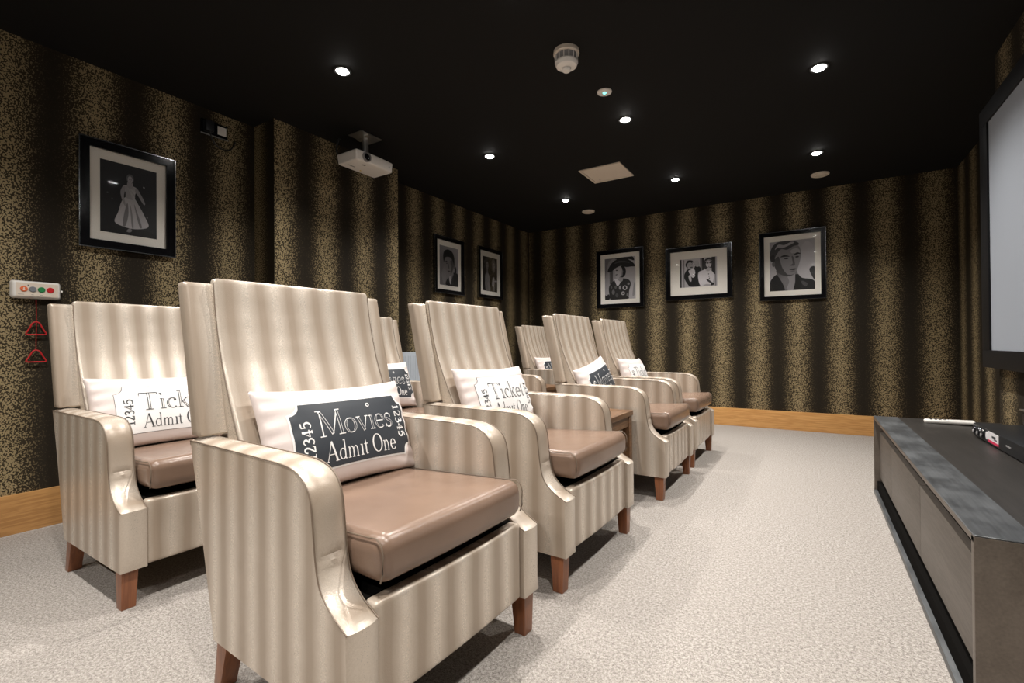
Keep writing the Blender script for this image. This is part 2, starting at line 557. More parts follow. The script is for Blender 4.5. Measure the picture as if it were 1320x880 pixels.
CH = [  # x, y, rot, label
    (-.928, .946, -.046, 'striped beige high-back armchair nearest the camera, holding the dark Movies pillow with 12345 fully shown'),
    (-.915, 1.853, -.029, 'striped beige armchair directly right of the nearest one, holding a white Ticket pillow'),
    (-.882, 3.037, -.009, 'striped beige armchair just beyond the front-row side table, with a tilted dark Movies pillow'),
    (-.884, 3.864, -.011, 'striped beige armchair at the far end of the front row, close to the far wall'),
    (-2.137, .976, -.001, 'striped beige armchair at the left beside the alarm pull cord, with a white Ticket pillow'),
    (-2.02, 2.145, 0., 'beige back-row armchair almost hidden behind the nearest one, with a dark Movies pillow'),
    (-1.93, 3.10, 0., 'beige back-row armchair mostly hidden, only its arm end showing beside the rear side table'),
    (-2.009, 4.504, .055, 'striped beige back-row armchair nearest the far corner, below the small two-figure photograph'),
]
proto = make_chair()
for i, (x, y, r, lab) in enumerate(CH):
    o = proto if i == 0 else copy_tree(proto)
    o.location = (x, y, 0); o.rotation_euler = (0, 0, r)
    o['label'] = lab; o['category'] = 'armchair'; o['group'] = 'striped high-back armchairs in two rows'

# ------------------------------------------------------------------ lettering
def arc(cx, cy, rx, ry, a0, a1, thick, thin, n=20):
    out = []
    for i in range(n + 1):
        a = math.radians(a0 + (a1 - a0) * i / n)
        out.append((cx + rx * cos(a), cy + ry * sin(a), thin + (thick - thin) * abs(cos(a)) ** 1.5))
    return out
def ln(x0, y0, x1, y1, w, w1=None): return [(x0, y0, w), (x1, y1, w if w1 is None else w1)]
def sp(pts, k=5): return [tuple(v) for v in spline(pts, k)]
K, N = .125, .04
def ser(x, y, w=.26): return ln(x - w / 2, y, x + w / 2, y, .035)
GL = {
 'M': (1.12, [ln(.14, 0, .17, 1, .05), ln(.17, .98, .56, .06, K), ln(.56, .06, .92, .98, .045), ln(.92, 1, .97, 0, K), ser(.14, .015), ser(.97, .015, .3), ln(.02, .985, .22, .985, .035), ln(.88, .985, 1.06, .985, .035)]),
 'T': (.86, [ln(.43, 0, .43, .98, K), ln(.06, .96, .80, .96, .05), ln(.06, .97, .02, .78, .05, .015), ln(.80, .97, .84, .78, .05, .015), ser(.43, .015, .34)]),
 'A': (.92, [ln(.10, 0, .44, 1, .045), ln(.44, 1, .80, 0, K), ln(.22, .35, .66, .35, .04), ser(.10, .015, .24), ser(.80, .015, .28)]),
 'O': (.96, [arc(.47, .5, .38, .48, 0, 360, K, N, 32)]),
 'o': (.64, [arc(.31, .29, .235, .28, 0, 360, K * .95, N, 26)]),
 'v': (.60, [ln(.08, .57, .31, .0, K * .95), ln(.30, .02, .52, .57, .04), ser(.09, .57, .2), ser(.52, .57, .17)]),
 'i': (.32, [ln(.16, 0, .16, .57, K * .9), ser(.16, .015, .26), ln(.04, .56, .16, .56, .04)]),
 'e': (.56, [arc(.29, .29, .225, .28, 0, 318, K * .9, N, 24), ln(.08, .31, .50, .31, .04)]),
 's': (.48, [sp([(.40, .46, .03), (.30, .555, .05), (.17, .54, .07), (.10, .43, .09), (.20, .32, .115), (.34, .24, .115), (.39, .13, .09), (.29, .02, .06), (.15, .015, .04), (.07, .14, .03)]), ln(.40, .56, .40, .40, .03), ln(.07, .02, .07, .17, .03)]),
 'c': (.52, [arc(.29, .29, .225, .28, 48, 315, K * .9, N, 22), arc(.41, .46, .035, .035, 0, 360, .05, .05, 8)]),
 'k': (.62, [ln(.14, 0, .14, 1, K * .9), ln(.18, .27, .46, .56, .04), ln(.26, .36, .50, .01, K * .85), ser(.14, .015, .24), ser(.52, .015, .2), ser(.45, .56, .18), ln(.02, .97, .14, .97, .04)]),
 't': (.40, [sp([(.17, .80, .02), (.17, .5, .10), (.17, .15, .10), (.22, .03, .06), (.34, .06, .03)]), ln(.03, .56, .34, .56, .04)]),
 'd': (.66, [ln(.47, .02, .47, 1, .085), arc(.28, .28, .20, .27, 40, 320, .09, N, 22), ln(.36, .97, .47, .97, .04), ln(.47, .02, .58, .02, .04)]),
 'm': (.98, [ln(.13, 0, .13, .57, .085), sp([(.15, .42, .03), (.27, .55, .05), (.38, .53, .07), (.44, .38, .085), (.44, 0, .085)]), sp([(.46, .42, .03), (.58, .55, .05), (.70, .53, .07), (.76, .38, .085), (.76, 0, .085)]), ser(.13, .015, .22), ser(.44, .015, .22), ser(.76, .015, .22), ln(.02, .55, .13, .55, .04)]),
 'n': (.68, [ln(.13, 0, .13, .57, .085), sp([(.15, .42, .03), (.27, .55, .05), (.38, .53, .07), (.46, .38, .085), (.46, 0, .085)]), ser(.13, .015, .22), ser(.46, .015, .22), ln(.02, .55, .13, .55, .04)]),
 ' ': (.34, []),
 '1': (.56, [ln(.28, 0, .28, .95, .16), ln(.08, .04, .48, .04, .08), ln(.10, .80, .28, .93, .07, .1)]),
 '2': (.66, [sp([(.10, .72, .10), (.18, .92, .10), (.38, .95, .12), (.50, .78, .15), (.42, .52, .14), (.10, .08, .10)]), ln(.08, .07, .56, .07, .13), ln(.54, .04, .56, .26, .06)]),
 '3': (.66, [sp([(.10, .80, .09), (.26, .95, .10), (.46, .88, .13), (.48, .68, .14), (.26, .52, .09)]), sp([(.26, .52, .09), (.50, .44, .14), (.54, .22, .15), (.34, .04, .10), (.08, .12, .10)])]),
 '4': (.70, [ln(.44, 0, .44, .95, .16), ln(.44, .93, .06, .32, .06), ln(.04, .30, .64, .30, .09), ln(.30, .04, .58, .04, .07)]),
 '5': (.66, [ln(.14, .90, .52, .92, .12), ln(.14, .92, .12, .52, .08), sp([(.12, .52, .06), (.30, .62, .10), (.50, .50, .15), (.52, .24, .15), (.32, .04, .11), (.08, .12, .10)])]),
}
def text_strokes(s):
    x = 0; out = []
    for ch in s:
        adv, st = GL[ch]
        for k in st: out.append(([(a + x, b, w) for a, b, w in k], ch))
        x += adv
    return out, x

# pillow surface (y across, z up, x towards the viewer)
PA, PB, PT = .265, .160, .060
def psurf(u, v, seed=0., back=False):
    uu, vv = max(-1, min(1, u)), max(-1, min(1, v))
    y = PA * u * (1 - .050 * (1 - vv * vv)); z = PB * v * (1 - .085 * (1 - uu * uu))
    e = max(0., (1 - uu * uu)) * max(0., (1 - vv * vv))
    t = PT * e ** .40
    nse = noise.noise(Vector((uu * 2.2 + seed, vv * 1.6, seed * 3)))
    edge = abs(uu) ** 5
    wr = .0042 * edge * sin(vv * 21 + seed * 7 + 2 * nse) * min(1, e * 12) + .003 * nse * min(1, e * 3)
    wr += .0016 * abs(vv) ** 6 * sin(uu * 30 + seed) * min(1, e * 12)
    return Vector((-(t * .75) if back else t + wr, y, z))
def pmap(a, b, off, seed):
    """metric print coords on the pillow (a across, b up) -> point lifted off the cloth"""
    u, v = a / PA, b / PB
    p = psurf(u, v, seed); e = .01
    n = (psurf(u + e, v, seed) - psurf(u - e, v, seed)).cross(psurf(u, v + e, seed) - psurf(u, v - e, seed))
    n.normalize()
    if n.x < 0: n = -n
    return p + n * off
def ribbon(bm, pts, tf, off, seed, shrink=0.):
    P = []
    for (x0, y0, w0), (x1, y1, w1) in zip(pts, pts[1:]):
        d = math.hypot(x1 - x0, y1 - y0); k = max(1, int(d / .12))
        for i in range(k): P.append((x0 + (x1 - x0) * i / k, y0 + (y1 - y0) * i / k, w0 + (w1 - w0) * i / k))
    P.append(pts[-1]); n = len(P)
    closed = math.hypot(P[0][0] - P[-1][0], P[0][1] - P[-1][1]) < 1e-6
    L = []
    for i in range(n):
        a = P[i - 1] if i else (P[-2] if closed else P[0]); b = P[i + 1] if i < n - 1 else (P[1] if closed else P[-1])
        dx, dy = b[0] - a[0], b[1] - a[1]; l = math.hypot(dx, dy) or 1
        w = max(P[i][2] / 2 - shrink, .002)
        nx, ny = -dy / l * w, dx / l * w
        L.append([bm.verts.new(pmap(*tf(P[i][0] + nx, P[i][1] + ny), off, seed)), bm.verts.new(pmap(*tf(P[i][0] - nx, P[i][1] - ny), off, seed))])
    for a, b in zip(L, L[1:]): bm.faces.new((a[0], a[1], b[1], b[0]))

def put_text(bm, s, x0, x1, y0, h, off, seed, inline=False, rot=0, shr=.024):
    st, w = text_strokes(s)
    sx = (x1 - x0) / w
    if rot == 0: tf = lambda x, y: (x0 + x * sx, y0 + y * h)
    elif rot == 1: tf = lambda x, y: (y0 - y * h, x0 + x * sx)       # reads upwards
    else: tf = lambda x, y: (y0 + y * h, x0 + x * sx)                # x1<x0 : reads downwards
    for pts, ch in st:
        if inline:
            if max(p[2] for p in pts) < .08: continue
            q = [p for p in pts if p[2] > .062]
            if len(q) < 2: continue
            q = [(x, y, w_) for x, y, w_ in q]
            if len(q) == 2:   # keep the outline closed at the stem ends
                (a, b, w_), (c, d, w2) = q
                q = [(a + (c - a) * .05, b + (d - b) * .05, w_), (a + (c - a) * .95, b + (d - b) * .95, w2)]
            ribbon(bm, q, tf, off, seed, shr)
        else: ribbon(bm, pts, tf, off, seed)

def ticket_shape(bm, ca, cb, U, V, r, off, seed, nu=44, nv=14):
    us = [-U + 2 * U * i / nu for i in range(nu + 1)]
    extra = [U - r, -(U - r)] + [s * (U - r * k) for s in (-1, 1) for k in (.03, .1, .2, .35, .5, .65, .8, .92)]
    us = sorted(set(round(x, 5) for x in us + extra))
    rows = []
    for a in us:
        d = U - abs(a)
        top = V - (sqrt(max(0, r * r - d * d)) if d < r else 0)
        rows.append([bm.verts.new(pmap(ca + a, cb - top + 2 * top * j / nv, off, seed)) for j in range(nv + 1)])
    for A, B in zip(rows, rows[1:]):
        for j in range(nv): bm.faces.new((A[j], B[j], B[j + 1], A[j + 1]))

def make_pillow(kind, label, chair, ly, lz, lx, tilt, roll, seed, ca=.022):
    x, y, r = CH[chair][:3]
    root = empty('ticket_pillow', label, 'pillow', group='oblong ticket-print pillows')
    nu, nv = 56, 34
    bm = bmesh.new(); F = {}
    def tcoord(i, n):
        q = -1 + 2 * i / n
        return sin(q * pi / 2) * .45 + q * .55
    for i in range(nu + 1):
        for j in range(nv + 1):
            u, v = tcoord(i, nu), tcoord(j, nv)
            F[i, j, 0] = bm.verts.new(psurf(u, v, seed))
            F[i, j, 1] = F[i, j, 0] if i in (0, nu) or j in (0, nv) else bm.verts.new(psurf(u, v, seed, True))
    for i in range(nu):
        for j in range(nv):
            for k in (0, 1):
                try: bm.faces.new([F[i, j, k], F[i + 1, j, k], F[i + 1, j + 1, k], F[i, j + 1, k]])
                except ValueError: pass
    link_mesh('cover', bm, M['pillow'], root, 75)
    dark = kind == 'Movies'
    cb = -.004; U, V, rr = .222, .110, .034
    bm = bmesh.new(); ticket_shape(bm, ca, cb, U, V, rr, .0011, seed)
    pr = link_mesh('ticket_border', bm, M['white'] if dark else M['ink'], root, 75)
    bm = bmesh.new()
    k = .0058 if dark else .0016
    ticket_shape(bm, ca, cb, U - k, V - k, rr, .0019, seed)
    link_mesh('ticket_print', bm, M['slate'] if dark else M['white'], root, 75)
    L = .0027
    col, inv = (M['white'], M['slate']) if dark else (M['ink'], M['white'])
    title = 'Movies' if dark else 'Ticket'
    def word(name, mat, *a, **k):
        bm = bmesh.new(); put_text(bm, *a, **k)
        return bm, name, mat
    bm, nm, mt = word('title_lettering', col, title, ca - .140, ca + .150, cb - .008, .086, L, seed)
    st, w = text_strokes(title)
    xi = (1.12 + .64 + .60 + .16) if dark else (.86 + .12)
    dx = ca - .140 + .290 / w * xi
    if dark:   # the raised ring over the i
        put = [(dx + .0055 * cos(a), cb + .080 + .0055 * sin(a)) for a in [2 * pi * q / 14 for q in range(15)]]
        bm2 = bmesh.new(); ribbon(bm2, [(a, b, .0035) for a, b in put], lambda a, b: (a, b), L, seed)
    else:
        bm2 = bmesh.new(); ribbon(bm2, [(dx - .004, cb + .070, .010), (dx + .002, cb + .058, .002)], lambda a, b: (a, b), L, seed)
    tl = link_mesh(nm, bm, mt, root, 75)
    link_mesh('letter_dot', bm2, mt, tl, 75)
    bm, nm, mt = word('letter_inline', inv, title, ca - .140, ca + .150, cb - .008, .086, .0035, seed, True, shr=.024 if dark else .036)
    link_mesh(nm, bm, mt, tl, 75)
    for nm, txt, a0, a1, b0, hgt, rot in (('line_lettering', 'Admit One', ca - .130, ca + .145, cb - .088, .062, 0),
                                          ('number_lettering', '12345', cb - .072, cb + .050, ca - .160, .034, 1),
                                          ('number_lettering', '12345', cb + .068, cb - .050, ca + .168, .034, 2)):
        bm = bmesh.new(); put_text(bm, txt, a0, a1, b0, hgt, L, seed, rot=rot)
        link_mesh(nm, bm, col, root, 75)
    R = Matrix.Rotation(r, 4, 'Z')
    Mx = Matrix.Translation((x, y, 0)) @ R @ Matrix.Translation((lx, ly, lz)) @ Matrix.Rotation(-tilt, 4, 'Y') @ Matrix.Rotation(roll, 4, 'X')
    root.matrix_world = Mx
    return root

make_pillow('Movies', 'dark Movies ticket pillow on the nearest armchair, 12345 printed down its right side', 0, .018, .608, -.335, .36, -.01, .3)
make_pillow('Ticket', 'white Ticket pillow on the second armchair of the front row', 1, -.01, .628, -.345, .36, -.02, 1.7)
make_pillow('Movies', 'dark Movies pillow tipped sideways on the armchair beyond the side table', 2, -.06, .612, -.335, .36, .16, 2.9)
make_pillow('Ticket', 'small white Ticket pillow on the front-row armchair closest to the far wall', 3, -.08, .615, -.335, .34, -.03, 4.2)
make_pillow('Ticket', 'white Ticket pillow on the left armchair beside the red pull cord', 4, -.02, .606, -.335, .36, -.02, 5.5, .03)
make_pillow('Movies', 'dark Movies pillow peeping out on the armchair behind the nearest one', 5, -.01, .625, -.335, .36, -.02, 6.1)
make_pillow('Movies', 'dark Movies pillow on the back-row armchair nearest the far corner', 7, -.05, .605, -.335, .34, 0, 7.3)

# ------------------------------------------------------------------ side tables
def make_table():
    t = empty('side_table', '', 'table')
    w = .42
    bm = bmesh.new(); box(bm, -w, 0, -w / 2, w / 2, .478, .505, .003)
    link_mesh('tabletop', bm, M['walnut'], t, 40)
    for (a, b, c, d) in ((-w + .02, -.02, -w / 2 + .012, -w / 2 + .032), (-w + .02, -.02, w / 2 - .032, w / 2 - .012), (-w + .012, -w + .032, -w / 2 + .032, w / 2 - .032), (-.032, -.012, -w / 2 + .032, w / 2 - .032)):
        boxobj('apron', (a, b, c, d, .418, .4785), M['walnut'], t, .001, 1)
    for a in (-w + .006, -.048):
        for b in (-w / 2 + .006, w / 2 - .048):
            boxobj('leg', (a, a + .042, b, b + .042, 0, .4785), M['walnut'], t, .002, 1)
    return t
tb = make_table(); tb.location = (-.867, 2.448, 0)
tb['label'] = 'square walnut side table between the second and third armchairs of the front row'
tb['group'] = 'walnut side tables'
t2 = copy_tree(tb); t2.location = (-1.965, 3.78, 0)
t2['label'] = 'walnut side table in the back row, only a corner showing behind the front armchair'

# ------------------------------------------------------------------ framed photographs
def pic_poly(bm, lay, pts, g, d):
    lyr = bm.loops.layers.float_color['tone']
    vs = [bm.verts.new((d, p[0], p[1])) for p in pts]
    f = bm.faces.new(vs)
    for i, l in enumerate(f.loops):
        c = g[i % len(g)] if isinstance(g, (list, tuple)) else g
        c = c ** 2.2
        l[lyr] = (c, c * .97, c * 1.02, 1)
def E_(cx, cy, rx, ry, rot=0, n=22, a0=0, a1=360):
    return [(cx + rx * cos(t) * cos(rot) - ry * sin(t) * sin(rot), cy + rx * cos(t) * sin(rot) + ry * sin(t) * cos(rot)) for t in [math.radians(a0 + (a1 - a0) * k / n) for k in range(n if a1 - a0 == 360 else n + 1)]]
def SP(*pts): return [(v.x, v.y) for v in spline([(a, b, 0) for a, b in pts], 4, True)]
BG = [(0, 0), (1, 0), (1, 1), (0, 1)]
PHOTOS = {
 'dancer': [(BG, [.10, .14, .10, .16]), (SP((0, 0), (.5, .12), (1, .06), (1, 0)), .07), (E_(.76, .73, .018, .012), .5), (E_(.12, .55, .015, .01), .35), (E_(.2, .48, .012, .01), .3), (E_(.82, .30, .015, .015), .4),
   (SP((.36, .46), (.30, .30), (.24, .16), (.40, .11), (.60, .10), (.84, .16), (.78, .30), (.66, .46), (.58, .54), (.44, .54)), [.66, .72, .60, .68]),
   (SP((.46, .46), (.40, .28), (.38, .13), (.43, .13), (.48, .30)), .44), (SP((.58, .46), (.62, .30), (.68, .14), (.72, .15), (.64, .34)), .46), (SP((.51, .44), (.52, .28), (.54, .12), (.57, .12), (.55, .30)), .50),
   (SP((.40, .70), (.62, .70), (.60, .60), (.58, .52), (.44, .52), (.43, .60)), [.70, .60, .58, .70]), (SP((.47, .76), (.55, .76), (.56, .70), (.51, .66), (.46, .70)), .58),
   (SP((.40, .70), (.34, .60), (.38, .46), (.43, .40), (.43, .44), (.40, .54), (.42, .64)), .56), (SP((.62, .70), (.70, .62), (.78, .50), (.75, .48), (.66, .58), (.60, .64)), .54),
   (E_(.51, .81, .066, .066), .36), (E_(.51, .795, .044, .052), .60), (E_(.495, .80, .008, .005), .25), (E_(.528, .80, .008, .005), .25), (E_(.512, .77, .014, .005), .25), (SP((.44, .05), (.50, .10), (.54, .07), (.50, .04)), .5)],
 'portrait_man': [(BG, [.42, .56, .62, .50]), (SP((.10, .3), (.30, .5), (.34, .2), (.2, .05)), .52),
   (SP((.34, 0), (.38, .16), (.50, .22), (.66, .34), (.86, .36), (1, .30), (1, 0)), .13), (SP((.78, .36), (.86, .52), (.90, .44), (.88, .34)), .12),
   (SP((.48, .32), (.72, .36), (.70, .14), (.60, .06), (.50, .14)), .50), (SP((.50, .20), (.56, .26), (.62, .14), (.56, .04)), .70), (SP((.60, .10), (.66, .22), (.74, .30), (.70, .04)), .20),
   (SP((.22, .66), (.26, .50), (.34, .36), (.48, .26), (.60, .28), (.70, .42), (.76, .60), (.72, .74), (.50, .80), (.30, .76)), [.50, .56, .60, .50]),
   (SP((.58, .30), (.70, .42), (.76, .60), (.74, .74), (.64, .70), (.62, .50)), .34), (E_(.77, .52, .035, .07), .40),
   (SP((.18, .70), (.22, .58), (.28, .70), (.44, .74), (.62, .72), (.72, .62), (.78, .54), (.78, .74), (.68, .88), (.48, .93), (.30, .90), (.20, .82)), .10),
   (SP((.28, .60), (.36, .63), (.44, .60), (.36, .60)), .16), (SP((.52, .61), (.60, .65), (.68, .62), (.60, .615)), .16), (E_(.37, .565, .035, .012), .18), (E_(.60, .575, .035, .012), .18),
   (SP((.46, .58), (.44, .46), (.50, .445), (.49, .50)), .34), (SP((.40, .375), (.48, .39), (.57, .375), (.48, .36)), .24)],
 'two_figures': [(BG, .06), (E_(.12, .84, .04, .05), .35), (E_(.10, .70, .03, .04), .28), (SP((.20, 0), (.14, .25), (.16, .48), (.30, .54), (.44, .44), (.46, .20), (.52, .06), (.42, 0)), [.34, .44, .38, .48]),
   (SP((.14, .92), (.28, .95), (.38, .86), (.40, .70), (.34, .58), (.22, .60), (.14, .74)), .22), (E_(.29, .75, .085, .11), .56), (E_(.26, .77, .02, .01), .2), (E_(.33, .765, .02, .01), .2), (E_(.30, .69, .03, .012), .25), (SP((.25, .62), (.33, .62), (.32, .50), (.26, .50)), .46),
   (SP((.60, .10), (.62, .34), (.70, .46), (.84, .44), (.92, .28), (.86, .10), (.76, 0)), .20), (SP((.62, .2), (.66, .36), (.74, .44), (.80, .36), (.78, .22), (.70, .14)), .60), (SP((.80, .30), (1, .32), (1, .35), (.82, .34)), .66),
   (SP((.60, .88), (.72, .97), (.84, .92), (.88, .76), (.82, .60), (.70, .58), (.62, .68)), .40), (E_(.76, .76, .08, .11, .2), .60), (E_(.74, .78, .02, .01), .2), (E_(.80, .79, .018, .01), .2), (E_(.79, .70, .03, .012), .28), (SP((.70, 0), (.74, .18), (.80, .14), (.78, 0)), .42)],
 'hat_portrait': [(BG, [.62, .70, .72, .50]), (SP((.0, .5), (.12, .9), (.3, 1), (0, 1)), .45), ([(.16, .38), (.27, .38), (.27, .72), (.16, .72)], .30), ([(.18, .38), (.21, .38), (.21, .72), (.18, .72)], .42), (SP((0, .02), (0, .12), (.06, .10), (.12, .14), (.16, .04), (.10, .0)), .12), (SP((.90, .08), (.97, .10), (.985, .36), (.95, .36)), .55),
   (SP((.22, 0), (.14, .16), (.14, .32), (.24, .42), (.36, .48), (.58, .50), (.78, .46), (.85, .36), (.80, .20), (.78, .06), (.74, 0)), .14),
   (E_(.66, .27, .075, .055), .75), (E_(.66, .27, .045, .033), .10), (E_(.60, .14, .06, .045), .65), (E_(.60, .14, .03, .02), .12), (E_(.50, .28, .035, .05), .6), (E_(.28, .18, .05, .06), .40), (E_(.36, .30, .04, .04), .36), (E_(.78, .36, .04, .03), .5), (E_(.40, .10, .05, .05), .3), (E_(.74, .10, .03, .04), .45), (E_(.22, .30, .03, .03), .35),
   (SP((.32, .50), (.36, .40), (.42, .32), (.50, .38), (.54, .48), (.46, .54), (.40, .50)), .82), (SP((.40, .52), (.56, .58), (.60, .46), (.52, .42)), .62),
   (E_(.58, .66, .12, .14), .08), (SP((.33, .74), (.34, .64), (.38, .52), (.46, .50), (.55, .58), (.58, .72), (.50, .80), (.38, .80)), [.62, .70, .80, .74]), (SP((.48, .52), (.56, .60), (.60, .68), (.58, .56)), .50),
   (E_(.40, .70, .030, .014), .12), (SP((.35, .60), (.42, .61), (.40, .58)), .30), (E_(.59, .66, .02, .03), .5),
   (SP((.10, .68), (.14, .78), (.26, .90), (.46, .97), (.74, .95), (.94, .84), (.98, .76), (.88, .76), (.70, .76), (.56, .80), (.38, .76), (.22, .68)), .13), (SP((.32, .86), (.46, .92), (.70, .90), (.84, .84), (.70, .87), (.48, .88)), .28), (SP((.34, .98), (.60, 1), (.90, 1), (.96, .90), (.80, .94), (.5, .95)), .08)],
 'couple': [(BG, [.70, .66, .74, .78]), ([(0, 0), (.05, 0), (.05, 1), (0, 1)], .22), ([(.10, 0), (.13, 0), (.13, .98), (.10, .98)], .50), ([(.56, .3), (.66, .3), (.66, 1), (.56, 1)], .16), ([(.58, .3), (.61, .3), (.61, 1), (.58, 1)], .45), ([(.86, .4), (.96, .4), (.96, 1), (.86, 1)], .14), ([(.95, 0), (.965, 0), (.965, 1), (.95, 1)], .4),
   (SP((.30, .02), (.20, .14), (.12, .36), (.16, .56), (.26, .66), (.38, .64), (.44, .78), (.52, .74), (.58, .58), (.50, .48), (.52, .20), (.56, .04)), .08),
   (SP((.40, .84), (.48, .92), (.54, .78), (.50, .70), (.42, .74)), .66), (SP((.30, .62), (.40, .62), (.42, .46), (.34, .50)), .86), (SP((.24, .58), (.34, .60), (.42, .40), (.34, .34)), .82), (SP((.24, .40), (.30, .42), (.32, .22), (.27, .22)), .74),
   (E_(.26, .80, .10, .13), .14), (E_(.29, .76, .085, .12, .2), .66), (SP((.20, .86), (.28, .90), (.38, .86), (.34, .94), (.22, .95)), .12), (E_(.26, .79, .018, .01), .2), (E_(.33, .79, .018, .01), .2), (SP((.27, .70), (.34, .72), (.36, .69), (.30, .68)), .25), (E_(.45, .86, .06, .05), .7),
   (SP((.58, .02), (.52, .16), (.50, .42), (.58, .54), (.70, .58), (.84, .54), (.92, .40), (.90, .18), (.84, .06), (.72, .08)), [.84, .80, .78, .86]), (SP((.72, .22), (.80, .12), (.90, .06), (.86, .14), (.76, .24)), .22), (E_(.78, .42, .014, .02), .15), (E_(.79, .34, .014, .02), .15), (E_(.80, .27, .014, .02), .15), (SP((.84, .02), (.92, .04), (.92, .10), (.84, .08)), .12),
   (SP((.64, .76), (.68, .92), (.80, .98), (.90, .90), (.92, .74), (.86, .62), (.74, .58), (.66, .64)), .20), (E_(.785, .76, .075, .115), .76), (SP((.68, .84), (.78, .92), (.88, .86), (.80, .88)), .60), (E_(.755, .80, .034, .022), .10), (E_(.83, .80, .030, .022), .10), (E_(.79, .68, .022, .01), .3), (SP((.70, .58), (.78, .64), (.86, .60), (.80, .52), (.74, .52)), .72)],
 'shirt_portrait': [(BG, [.70, .78, .66, .60]), (SP((.60, .60), (.9, .5), (1, .8), (.8, .95)), .70), (SP((.88, .40), (1, .44), (1, .20), (.96, .22)), .18),
   (SP((.0, 0), (.0, .18), (.12, .32), (.30, .36), (.60, .34), (.72, .24), (.92, .20), (1, .14), (1, 0)), .13), (SP((.16, .44), (.60, .40), (.58, .16), (.50, .02), (.32, .02), (.24, .20)), [.46, .34, .40, .30]), (SP((.40, .30), (.58, .32), (.56, .02), (.38, .02), (.44, .18)), .56),
   (SP((.12, .32), (.22, .26), (.34, .0), (.10, 0), (.04, .16)), .10), (SP((.58, .32), (.66, .24), (.70, 0), (.54, 0), (.57, .16)), .09), (SP((.72, .18), (.84, .12), (.80, .06), (.72, .12)), .30),
   (SP((.08, .74), (.10, .56), (.16, .40), (.28, .32), (.44, .28), (.56, .32), (.64, .46), (.70, .66), (.68, .84), (.54, .94), (.30, .94), (.14, .86)), [.38, .44, .56, .50]),
   (SP((.10, .60), (.16, .40), (.30, .31), (.42, .29), (.30, .44), (.24, .60), (.20, .70)), .26), (SP((.48, .80), (.60, .84), (.68, .78), (.66, .70), (.56, .74), (.50, .74)), .62), (E_(.09, .55, .035, .055), .36),
   (SP((.0, .72), (.04, .60), (.10, .64), (.16, .74), (.26, .84), (.40, .82), (.54, .88), (.66, .90), (.62, .96), (.44, 1), (.20, .99), (.06, .90)), .24), (SP((.12, .84), (.20, .94), (.34, .92), (.48, .97), (.56, .95), (.40, .89), (.28, .86), (.20, .88)), .62), (SP((.02, .70), (.06, .60), (.12, .62), (.10, .74)), .14),
   (SP((.24, .68), (.34, .72), (.46, .68), (.36, .68)), .12), (SP((.54, .70), (.62, .75), (.70, .72), (.62, .71)), .12), (E_(.38, .645, .05, .016), .14), (E_(.62, .66, .042, .016), .14),
   (SP((.50, .68), (.52, .54), (.46, .50), (.56, .49), (.57, .54), (.54, .66)), [.30, .36, .28]), (SP((.44, .42), (.54, .435), (.60, .425), (.54, .40)), .18), (SP((.46, .385), (.54, .39), (.58, .38), (.52, .375)), .36), (SP((.26, .36), (.44, .29), (.56, .33), (.46, .31)), .24)],
}
def make_picture(key, label, wall, c0, c1, z0, z1, b1, b2):
    """wall 'L': spans Y c0..c1 on the left wall; 'F': spans X on the far wall. b1 frame width, b2=(side,top,bottom) of mount"""
    root = empty('framed_photograph', label, 'picture', group='black-framed photographs on the walls')
    w, h = c1 - c0, z1 - z0
    bm = bmesh.new()
    D = .026
    # local: x out of the wall, y across, z up
    for (a, b, c, d) in ((0, w, 0, b1), (0, w, h - b1, h), (0, b1, b1, h - b1), (w - b1, w, b1, h - b1)):
        box(bm, 0, D, a, b, c, d)
    link_mesh('frame', bm, M['frame'], root)
    bm = bmesh.new(); e = .005
    for (a, b, c, d) in ((-e, w + e, -e, 0), (-e, w + e, h, h + e), (-e, 0, 0, h), (w, w + e, 0, h)):
        box(bm, 0, D + .004, a, b, c, d)
    link_mesh('frame_edge', bm, M['chrome'], root)
    boxobj('mount', (.004, .012, b1, w - b1, b1, h - b1), M['mount'], root)
    s, tp, bt = b2
    pw, ph = w - 2 * s, h - tp - bt
    bm = bmesh.new(); bm.loops.layers.float_color.new('tone')
    for i, (pts, g) in enumerate(PHOTOS[key]):
        q = [(s + pw * min(1, max(0, p[0] if wall == 'F' else p[0])), bt + ph * min(1, max(0, p[1]))) for p in pts]
        pic_poly(bm, None, q, g, .0125 + i * .00012)
    me_o = link_mesh('photo_print', bm, M['tone'], root)
    bm = bmesh.new()
    vs = [bm.verts.new((.019, a, b)) for a, b in ((b1, b1), (w - b1, b1), (w - b1, h - b1), (b1, h - b1))]
    bm.faces.new(vs); link_mesh('glass_pane', bm, M['glass'], root)
    if wall == 'L': root.matrix_world = Matrix.Translation((XL, c0, z0))
    else:
        # +y across must run along +X, out of wall = -Y
        root.matrix_world = Matrix(((0, 1, 0, c0), (-1, 0, 0, YF), (0, 0, 1, z0), (0, 0, 0, 1)))
    return root
make_picture('dancer', 'large black-framed photograph of a light-dressed figure on dark ground, above the call panel', 'L', .874, 1.308, 1.424, 1.998, .041, (.087, .092, .091))
make_picture('portrait_man', 'narrow framed portrait of a dark-haired man in a jacket, just past the pillar', 'L', 3.624, 4.096, 1.428, 2.010, .036, (.085, .090, .083))
make_picture('two_figures', 'framed dark photograph of two people close together, nearest the far corner on the left wall', 'L', 4.372, 4.858, 1.436, 2.020, .036, (.096, .096, .084))
make_picture('hat_portrait', 'framed photograph of a woman in a wide dark hat, leftmost on the far wall', 'F', -2.248, -1.668, 1.328, 2.026, .044, (.098, .096, .096))
make_picture('couple', 'landscape framed photograph of a couple, middle of the three on the far wall', 'F', -1.402, -.716, 1.378, 1.962, .045, (.147, .133, .134))
